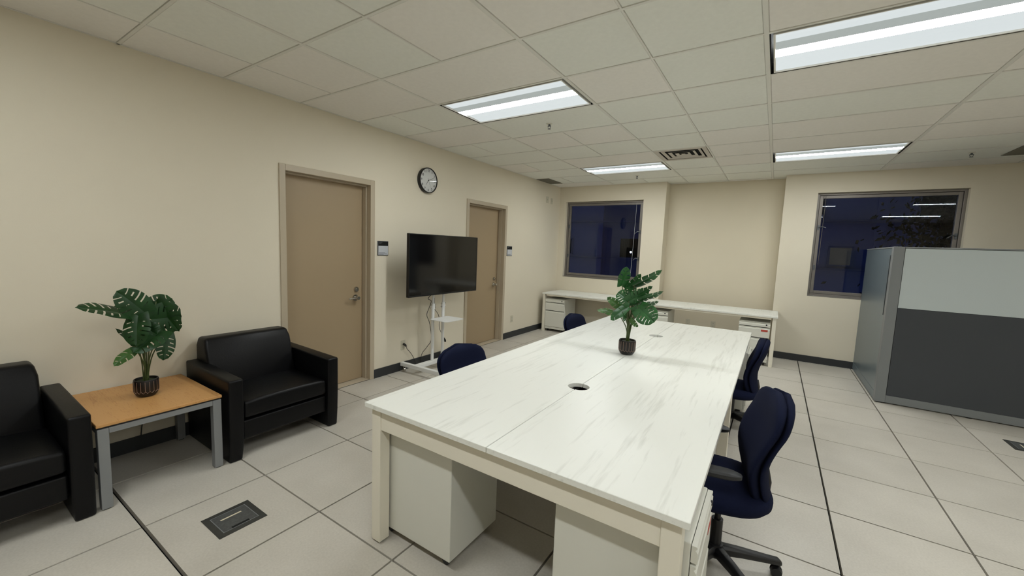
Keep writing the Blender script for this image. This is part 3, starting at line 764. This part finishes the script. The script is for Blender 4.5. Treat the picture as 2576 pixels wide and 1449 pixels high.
pts = [(.30, 2.655, .955), (.228, 2.654, .91), (.225, 2.628, .877), (.222, 2.683, .845), (.215, 2.655, .763), (.215, 2.619, .679), (.215, 2.672, .564), (.20, 2.718, .36), (.19, 2.65, .27), (.16, 2.60, .19), (.12, 2.60, .03), (.05, 2.62, .014), (.035, 2.60, .10), (.04, 2.531, .197), (.042, 2.47, .26), (.055, 2.443, .30)]
obj('cable', MB().tube(smooth_path(pts), .0035, 6), 'cord', pc, smooth=True)
q = MB(); q.tube([(.055, 2.445, .295), (.045, 2.443, .31), (.010, 2.443, .322)], [.007, .013, .014], 10); obj('plug', q, 'cord', pc, smooth='auto')
pts = [(.30, 2.66, .95), (.25, 2.60, .93), (.25, 2.62, .88), (.27, 2.66, .90), (.29, 2.655, .95)]
sc = thing('spare_cable', 'black loose cable hanging between the television stand poles with a free plug', 'cable', (.30, 2.72, .6))
pts = [(.225, 2.735, .88), (.222, 2.740, .80), (.218, 2.75, .74), (.212, 2.80, .69), (.208, 2.838, .638), (.208, 2.848, .56), (.206, 2.85, .50), (.206, 2.877, .44), (.207, 2.932, .368), (.208, 2.950, .335)]
obj('cable', MB().tube(smooth_path(pts), .0032, 6), 'cord', sc, smooth=True)
q = MB(); q.tube([(.208, 2.948, .34), (.208, 2.962, .315), (.208, 2.969, .29)], [.005, .012, .012], 10); obj('plug', q, 'cord', sc, smooth='auto')
q = MB(); q.box(.213, .229, 2.732, 2.748, .745, .79); obj('adapter', q, 'cord', sc)

# ================================================================== CLOCK
ck = thing('wall_clock', 'round white wall clock with black rim between the two doors', 'clock', (.02, 2.787, 2.312))
cy_, cz_, cr_ = 2.787, 2.312, .152
def disc(mb, x0, x1, r0, r1, n=64): return mb.cyl((x0, cy_, cz_), (x1, cy_, cz_), r0, r1, n)
rim = MB(); n = 64; prof = [(.0, .150), (.0, cr_), (.030, cr_+.002), (.046, cr_), (.050, cr_-.004), (.048, cr_-.010), (.040, cr_-.011)]
rim.loft([[(x, cy_+r*math.cos(2*math.pi*k/n), cz_+r*math.sin(2*math.pi*k/n)) for k in range(n)] for x, r in prof], cap=False)
obj('rim', rim, 'plastic', ck, smooth='auto')
obj('clock_face', disc(MB(), .002, .036, cr_-.010, cr_-.010), 'clockface', ck, smooth='auto')
face = Matrix(((0,0,1,0),(1,0,0,0),(0,1,0,0),(0,0,0,1)))
for k in range(1, 13):
    a = R(90-30*k); r = cr_*.76
    mx = Matrix.Translation((.0368, cy_+r*math.cos(a), cz_+r*math.sin(a))) @ face
    q = obj('numeral', text_mb(str(k), .042, mx, .0008), 'ink', ck)
for k in range(60):
    a = R(6*k); r0, r1 = cr_*.885, cr_*.92
    if k % 5 == 0: pass
mb = MB()
for k in range(60):
    a = R(6*k); u = Vector((0, math.cos(a), math.sin(a))); v_ = Vector((0, -math.sin(a), math.cos(a))); c0 = Vector((.0364, cy_, cz_))
    wd = .0009 if k % 5 else .0016
    mb.add([c0+u*cr_*.885-v_*wd, c0+u*cr_*.915-v_*wd, c0+u*cr_*.915+v_*wd, c0+u*cr_*.885+v_*wd, ] , [(0,1,2,3)])
q = obj('minute_marks', mb, 'ink', ck); q['kind'] = 'stuff'
def hand(deg, l, back_, w0, x):
    a = R(90-deg); u = Vector((0, math.cos(a), math.sin(a))); v_ = Vector((0, -math.sin(a), math.cos(a))); c0 = Vector((x, cy_, cz_))
    pts = [c0-u*back_-v_*w0, c0+u*l-v_*w0*.4, c0+u*l+v_*w0*.4, c0-u*back_+v_*w0]
    mb = MB(); mb.add(pts + [p+Vector((.0008,0,0)) for p in pts], [(3,2,1,0),(4,5,6,7),(0,1,5,4),(1,2,6,5),(2,3,7,6),(3,0,4,7)]); return mb
obj('minute_hand', hand(66, cr_*.66, .012, .0026, .0385), 'ink', ck)
obj('hour_hand', hand(215, cr_*.48, .010, .0034, .0372), 'ink', ck)
obj('second_hand', hand(158, cr_*.60, .030, .0008, .0398), 'ink', ck)
obj('hand_hub', MB().cyl((.0366, cy_, cz_), (.0415, cy_, cz_), .005, n=16), 'ink', ck)
def clk_glass():
    Mx = M['glass'].copy(); Mx.name = 'clock glass'
    for nd in Mx.node_tree.nodes:
        if nd.type == 'BSDF_TRANSPARENT': nd.inputs[0].default_value = (1, 1, 1, 1)
    return Mx
gm = MB(); rr = [(.0435, cr_-.012), (.0465, cr_*.7), (.0485, cr_*.4), (.0492, .002)]
gm.loft([[(x, cy_+r*math.cos(2*math.pi*k/n), cz_+r*math.sin(2*math.pi*k/n)) for k in range(n)] for x, r in rr], cap=False)
obj('clock_glass', gm, clk_glass(), ck, smooth=True)

# ================================================================== SIGNS, PLATES, OUTLETS
for (ya, yb, lab) in [(2.052, 2.200, 'black and white room sign beside the tan door nearest the armchairs'), (4.640, 4.792, 'black and white room sign beside the door behind the television')]:
    za, zb = 1.388, 1.549
    sg = thing('room_sign', lab, 'sign', (.005, (ya+yb)/2, (za+zb)/2), 'room signs by the doors')
    obj('sign_frame', MB().box(0, .008, ya, yb, za, zb), 'signf', sg, bevel=.002)
    obj('header_band', MB().box(.008, .0095, ya+.010, yb-.006, zb-.053, zb-.006), 'black', sg)
    obj('insert', MB().box(.008, .0095, ya+.010, yb-.006, za+.007, zb-.054), 'signw', sg)
    tx_ = MB()
    for i, (l0, l1, z) in enumerate([(.016, .062, zb-.020), (.016, .05, zb-.030)]): tx_.box(.0095, .0098, ya+l0, ya+l1, z, z+.005)
    obj('header_text', tx_, 'signf', sg)
    tx_ = MB()
    for i, (l0, l1, z) in enumerate([(.014, .100, za+.030), (.014, .125, za+.021), (.014, .08, za+.013)]): tx_.box(.0095, .0098, ya+l0, ya+l1, z, z+.0035)
    obj('small_print', tx_, 'signf', sg)
def outlet(pos, axis, lab, kind='duplex', group='wall sockets', w2=.035, h2=.057):
    o = thing('wall_outlet' if kind == 'duplex' else 'wall_plate', lab, 'outlet' if kind == 'duplex' else 'wall plate', pos, group)
    x, y, z = pos
    def bx(name, du0, du1, z0, z1, d0, d1, mt, par, bev=0):
        if axis == 'x': return obj(name, MB().box(x+d0, x+d1, y+du0, y+du1, z+z0, z+z1), mt, par, bevel=bev)
        return obj(name, MB().box(x+du0, x+du1, y-d1, y-d0, z+z0, z+z1), mt, par, bevel=bev)
    p_ = bx('cover_plate', -w2, w2, -h2, h2, 0, .006, 'plate', o, .002)
    if kind == 'duplex':
        for s_ in (-1, 1):
            q = bx('socket', -.016, .016, s_*.024-.013, s_*.024+.013, .006, .0085, 'plate', o, .001)
            bx('slot', -.008, -.0055, s_*.024-.004, s_*.024+.006, .0085, .0088, 'black', q); bx('slot', .0055, .008, s_*.024-.004, s_*.024+.006, .0085, .0088, 'black', q)
    else: bx('toggle', -.005, .005, -.012, .012, .006, .012, 'plate', o)
    return o
outlet((0, 2.440, .307), 'x', 'ivory wall socket with a black plug, left of the television stand')
outlet((0, 4.872, .317), 'x', 'ivory wall socket low on the wall right of the door behind the television')
outlet((2.47, YR, .33), 'y', 'ivory wall socket under the far desk beside the middle pedestal')
outlet((2.87, YR, .34), 'y', 'ivory wall socket under the far desk in the middle of the recess')
outlet((0, 5.962, 2.447), 'x', 'small ivory plate high on the door wall, the one farther from the corner', 'plate', 'high wall plates', .045, .06)
outlet((0, 6.140, 2.44), 'x', 'small ivory plate high on the door wall, the one nearer the corner', 'plate', 'high wall plates', .035, .055)
cl = thing('loose_cable', 'thin dark cord on the wall under the side table', 'cord', (.004, -.02, .35))
obj('cable', MB().tube(smooth_path([(.006, .02, .40), (.008, .03, .36), (.010, .035, .30), (.010, .02, .24), (.012, .0, .18), (.016, -.01, .104)]), .003, 6), 'cord', cl, smooth=True)

# ================================================================== FLOOR BOXES
def floor_box(x0, x1, y0, y1, lab, lit=None):
    f = thing('floor_box', lab, 'floor box', ((x0+x1)/2, (y0+y1)/2, 0), 'power boxes in the floor')
    mb = MB(); ring(mb, x0, x1, y0, y1, .030, .0005, .003, .0015); obj('flange', mb, 'fbox', f)
    obj('lid', MB().box(x0+.030, x1-.030, y0+.030, y1-.030, .0005, .0028), 'fboxlid', f)
    rim_ = MB(); ring(rim_, x0+.030, x1-.030, y0+.030, y1-.030, .004, .003, .0034, .0008); obj('lid_edge', rim_, 'pgrey', f)
    obj('lid_handle', MB().box(x0+.078, x0+.087, y0+.062, y1-.070, .003, .0045), 'strip', f)
    obj('cable_slot', MB().box(x1-.052, x1-.032, y0+.075, y1-.075, .0029, .0036), 'black', f)
    return f
floor_box(1.212, 1.442, -.080, .154, 'dark hinged power box set in the floor in front of the side table')
fb2 = floor_box(5.485, 5.72, 4.205, 4.44, 'dark power box set in the floor before the cubicle partition')

# ================================================================== PARTITION
pt = thing('cubicle_partition', 'grey cubicle partition with pale upper panel and charcoal lower panel', 'partition', (5.5, 5.0, 0))
PX, PY, PZ = 4.700, 4.93, 1.692
obj('corner_post', MB().box(PX, PX+.088, PY, PY+.088, .012, PZ), 'pgrey', pt, bevel=.003)
segs_ = [(PX+.0885, 6.31), (6.36, X1-.06)]
for i, (a, b) in enumerate(segs_):
    obj('base_rail', MB().box(a, b, PY+.006, PY+.082, .012, .092), 'pgrey', pt, bevel=.002)
    obj('top_rail', MB().box(a, b, PY+.002, PY+.086, PZ-.014, PZ), 'pgrey', pt, bevel=.003)
    obj('upper_panel', MB().box(a+.003, b, PY+.006, PY+.082, 1.048, PZ-.017), 'pwhite', pt, bevel=.002)
    obj('lower_panel', MB().box(a+.003, b, PY+.006, PY+.082, .094, 1.046), 'pdark', pt, bevel=.002)
    obj('panel_gap', MB().box(a, b, PY+.012, PY+.076, .09, PZ-.015), 'black', pt)
obj('end_post', MB().box(6.311, 6.359, PY, PY+.088, .012, PZ), 'pgrey', pt, bevel=.003)
obj('side_panel', MB().box(PX+.006, PX+.082, PY+.0895, Y1-.016, .10, PZ-.016), 'pside', pt, bevel=.002)
obj('side_top_rail', MB().box(PX+.002, PX+.086, PY+.0895, Y1-.014, PZ-.0155, PZ), 'pgrey', pt, bevel=.003)
obj('side_base_rail', MB().box(PX+.004, PX+.084, PY+.0895, Y1-.014, .012, .099), 'pside', pt, bevel=.002)
obj('side_edge_strip', MB().box(PX-.001, PX+.005, PY+.12, PY+.135, .95, 1.60), 'signf', pt)
for x, y in ((PX+.044, PY+.044), (5.42, PY+.044), (6.335, PY+.044), (PX+.044, Y1-.2)):
    obj('glide', MB().cyl((x, y, 0), (x, y, .012), .032, n=16), 'plastic', pt)

# ================================================================== POTTED PLANTS
def leaf_mb(L, W, rows=80):
    """monstera blade in its own plane: x along the midrib, y sideways, z normal; lobes cut by slits"""
    mb = MB(); nv = 8
    closed = [random.random() < .35 for _ in range(5)]
    slits = [(.30, .325), (.52, .548), (.74, .765)] if W < .115 else [(.20, .225), (.34, .375), (.48, .515), (.62, .655), (.76, .785)]
    off = random.uniform(-.02, .02)
    for side in (-1, 1):
        grid = []
        for i in range(rows+1):
            u = i/rows
            wd = W*.5*(math.sin(math.pi*min(1, (u+.16)/1.16))**.62) * (1-.35*u)
            if u > .86: wd *= math.sqrt(max(0, (1-u)/.14))*.9+.1*(1-u)/.14
            row = []
            for j in range(nv+1):
                v_ = j/nv
                x = L*(u*.97) + v_*wd*(.42*(u-.34)) + v_*v_*wd*.22
                if u < .12: x -= v_*wd*.55*(1-u/.12)
                y = side*wd*v_
                z = -.30*W*v_*v_*.35 + .10*W*v_ - .16*L*u*u + .0018*math.sin(u*14)*v_
                row.append((x, y, z))
            grid.append(row)
        vs = [p for r in grid for p in r]; fs = []
        for i in range(rows):
            u = (i+.5)/rows + off*side
            hit = [q_ for q_, (a, b) in enumerate(slits) if a <= u <= b]; cut = bool(hit)
            for j in range(nv):
                if cut and j >= 2 + (hit[0] % 2) and not (closed[hit[0]] and j >= 6): continue
                q = i*(nv+1)+j; f = (q, q+1, q+nv+2, q+nv+1); fs.append(f if side > 0 else f[::-1])
        mb.add(vs, fs)
    return mb
def plant(base, leaves, lab, pot_r=.063, pot_h=.112, seed=1):
    random.seed(seed)
    p = thing('potted_monstera', lab, 'potted plant', base, 'artificial monstera plants')
    bx, by, bz = base; n = 48
    prof = [(.030, 0), (.044, .001), (.054, .012), (pot_r-.003, .026), (pot_r, .042), (pot_r, pot_h-.004), (pot_r-.002, pot_h), (pot_r-.006, pot_h), (pot_r-.008, pot_h-.006), (pot_r-.010, .04)]
    mb = MB(); mb.loft([[(bx+r*math.cos(2*math.pi*k/n), by+r*math.sin(2*math.pi*k/n), bz+z) for k in range(n)] for r, z in prof])
    pot = obj('pot', mb, 'pot', p, smooth='auto')
    ln = MB(); m_ = 18
    for k in range(m_):
        a = 2*math.pi*k/m_; a2 = a+math.pi/m_; r = pot_r+.0006
        ln.tube([(bx+r*math.cos(a), by+r*math.sin(a), bz+z) for z in (pot_h-.010, .040)], .0013, 5)
        ln.tube([(bx+r*math.cos(a), by+r*math.sin(a), bz+.040), (bx+(r-.002)*math.cos(a2), by+(r-.002)*math.sin(a2), bz+.028), (bx+r*math.cos(a2+math.pi/m_), by+r*math.sin(a2+math.pi/m_), bz+.040)], .0012, 5)
    obj('fluted_pattern', ln, 'potline', pot)
    obj('moss', MB().cyl((bx, by, bz+pot_h-.030), (bx, by, bz+pot_h-.014), pot_r-.011, n=24), 'soil', p)
    camd = Vector((3.67, -.9, 1.53))
    for i, (b0, t0, W, tilt) in enumerate(leaves):
        b0, t0 = Vector(b0), Vector(t0); ax = (t0-b0); L = ax.length; ax.normalize()
        tocam = (camd-b0).normalized()
        nrm = (tocam - ax*tocam.dot(ax)).normalized()
        nrm = (Matrix.Rotation(R(tilt), 3, ax) @ nrm).normalized()
        sd_ = nrm.cross(ax)
        mx = Matrix(((ax.x, sd_.x, nrm.x, b0.x), (ax.y, sd_.y, nrm.y, b0.y), (ax.z, sd_.z, nrm.z, b0.z), (0,0,0,1)))
        mb = leaf_mb(L*1.02, W*1.12)
        # bend so the tip still ends on target: remove droop offset at tip
        mb.v = [(x, y, z + .16*L*(x/L if L else 0)) for x, y, z in mb.v]
        mb.xf(mx)
        yg = (i in (6,) if seed == 1 else i in (8, 9, 12))
        obj('leaf', mb, 'leafy' if yg else ('leaf' if seed == 1 else 'leafm'), p, smooth=True)
        s0 = Vector((bx+random.uniform(-.012, .012), by+random.uniform(-.012, .012), bz+pot_h-.02))
        dv = b0-s0
        mid = s0 + Vector((dv.x*.30, dv.y*.30, dv.z*.55))
        end = b0 + ax*.004
        obj('stem', MB().tube(smooth_path([s0, mid, end], 6), [.0035]*13, 6), 'stem', p, smooth=True)
    return p
LEAVES1=[((0.39, -0.046, 1.032), (0.38, -0.178, 1.186), 0.17, 15), ((0.38, -0.127, 1.03), (0.44, -0.367, 1.109), 0.15, 62), ((0.43, -0.095, 1.03), (0.5, -0.125, 0.85), 0.15, 28), ((0.38, -0.023, 0.989), (0.34, 0.153, 0.985), 0.22, 5), ((0.33, -0.016, 1.045), (0.31, 0.116, 1.106), 0.15, -20), ((0.44, 0.019, 0.917), (0.5, -0.146, 0.811), 0.15, 30), ((0.44, -0.113, 0.827), (0.46, -0.226, 0.743), 0.09, 45), ((0.36, 0.06, 0.887), (0.42, 0.018, 0.717), 0.12, -25), ((0.34, -0.076, 0.803), (0.32, -0.179, 0.946), 0.07, 55), ((0.34, 0.019, 1.1), (0.38, 0.125, 0.886), 0.14, 20), ((0.4, -0.065, 0.947), (0.46, -0.014, 0.902), 0.12, 0), ((0.32, -0.091, 1.052), (0.3, -0.179, 1.075), 0.08, 50)]
LEAVES2=[((2.698, 2.195, 1.269), (2.727, 2.195, 1.421), 0.1, 25), ((2.792, 2.195, 1.28), (2.986, 2.215, 1.412), 0.1, 50), ((2.741, 2.215, 1.246), (2.833, 2.215, 1.373), 0.08, 40), ((2.777, 2.165, 1.149), (2.687, 2.145, 1.224), 0.13, 20), ((2.802, 2.175, 1.206), (2.93, 2.195, 1.288), 0.09, 55), ((2.841, 2.195, 1.181), (3.002, 2.225, 1.253), 0.09, 60), ((2.85, 2.215, 1.136), (2.971, 2.245, 1.171), 0.08, 62), ((2.768, 2.155, 1.16), (2.904, 2.195, 1.262), 0.13, 35), ((2.705, 2.195, 1.094), (2.587, 2.195, 1.17), 0.08, 30), ((2.707, 2.165, 1.047), (2.527, 2.145, 1.066), 0.09, 55), ((2.766, 2.145, 1.117), (2.66, 2.095, 1.006), 0.1, 40), ((2.859, 2.145, 1.117), (2.983, 2.105, 1.031), 0.17, -8), ((2.796, 2.145, 1.028), (2.862, 2.135, 0.976), 0.05, 35), ((2.752, 2.225, 1.174), (2.759, 2.225, 1.303), 0.11, 30), ((2.79, 2.235, 1.133), (2.886, 2.255, 1.218), 0.1, 45), ((2.749, 2.165, 1.069), (2.743, 2.165, 1.002), 0.05, 50), ((2.8, 2.175, 1.085), (2.893, 2.215, 1.119), 0.1, 40)]
plant((.358, -.055, SZ), LEAVES1, 'potted monstera with dark leaves on the maple side table', seed=1)
plant((2.768, 2.205, TZ), LEAVES2, 'potted monstera with bright leaves on the long white table', seed=2)
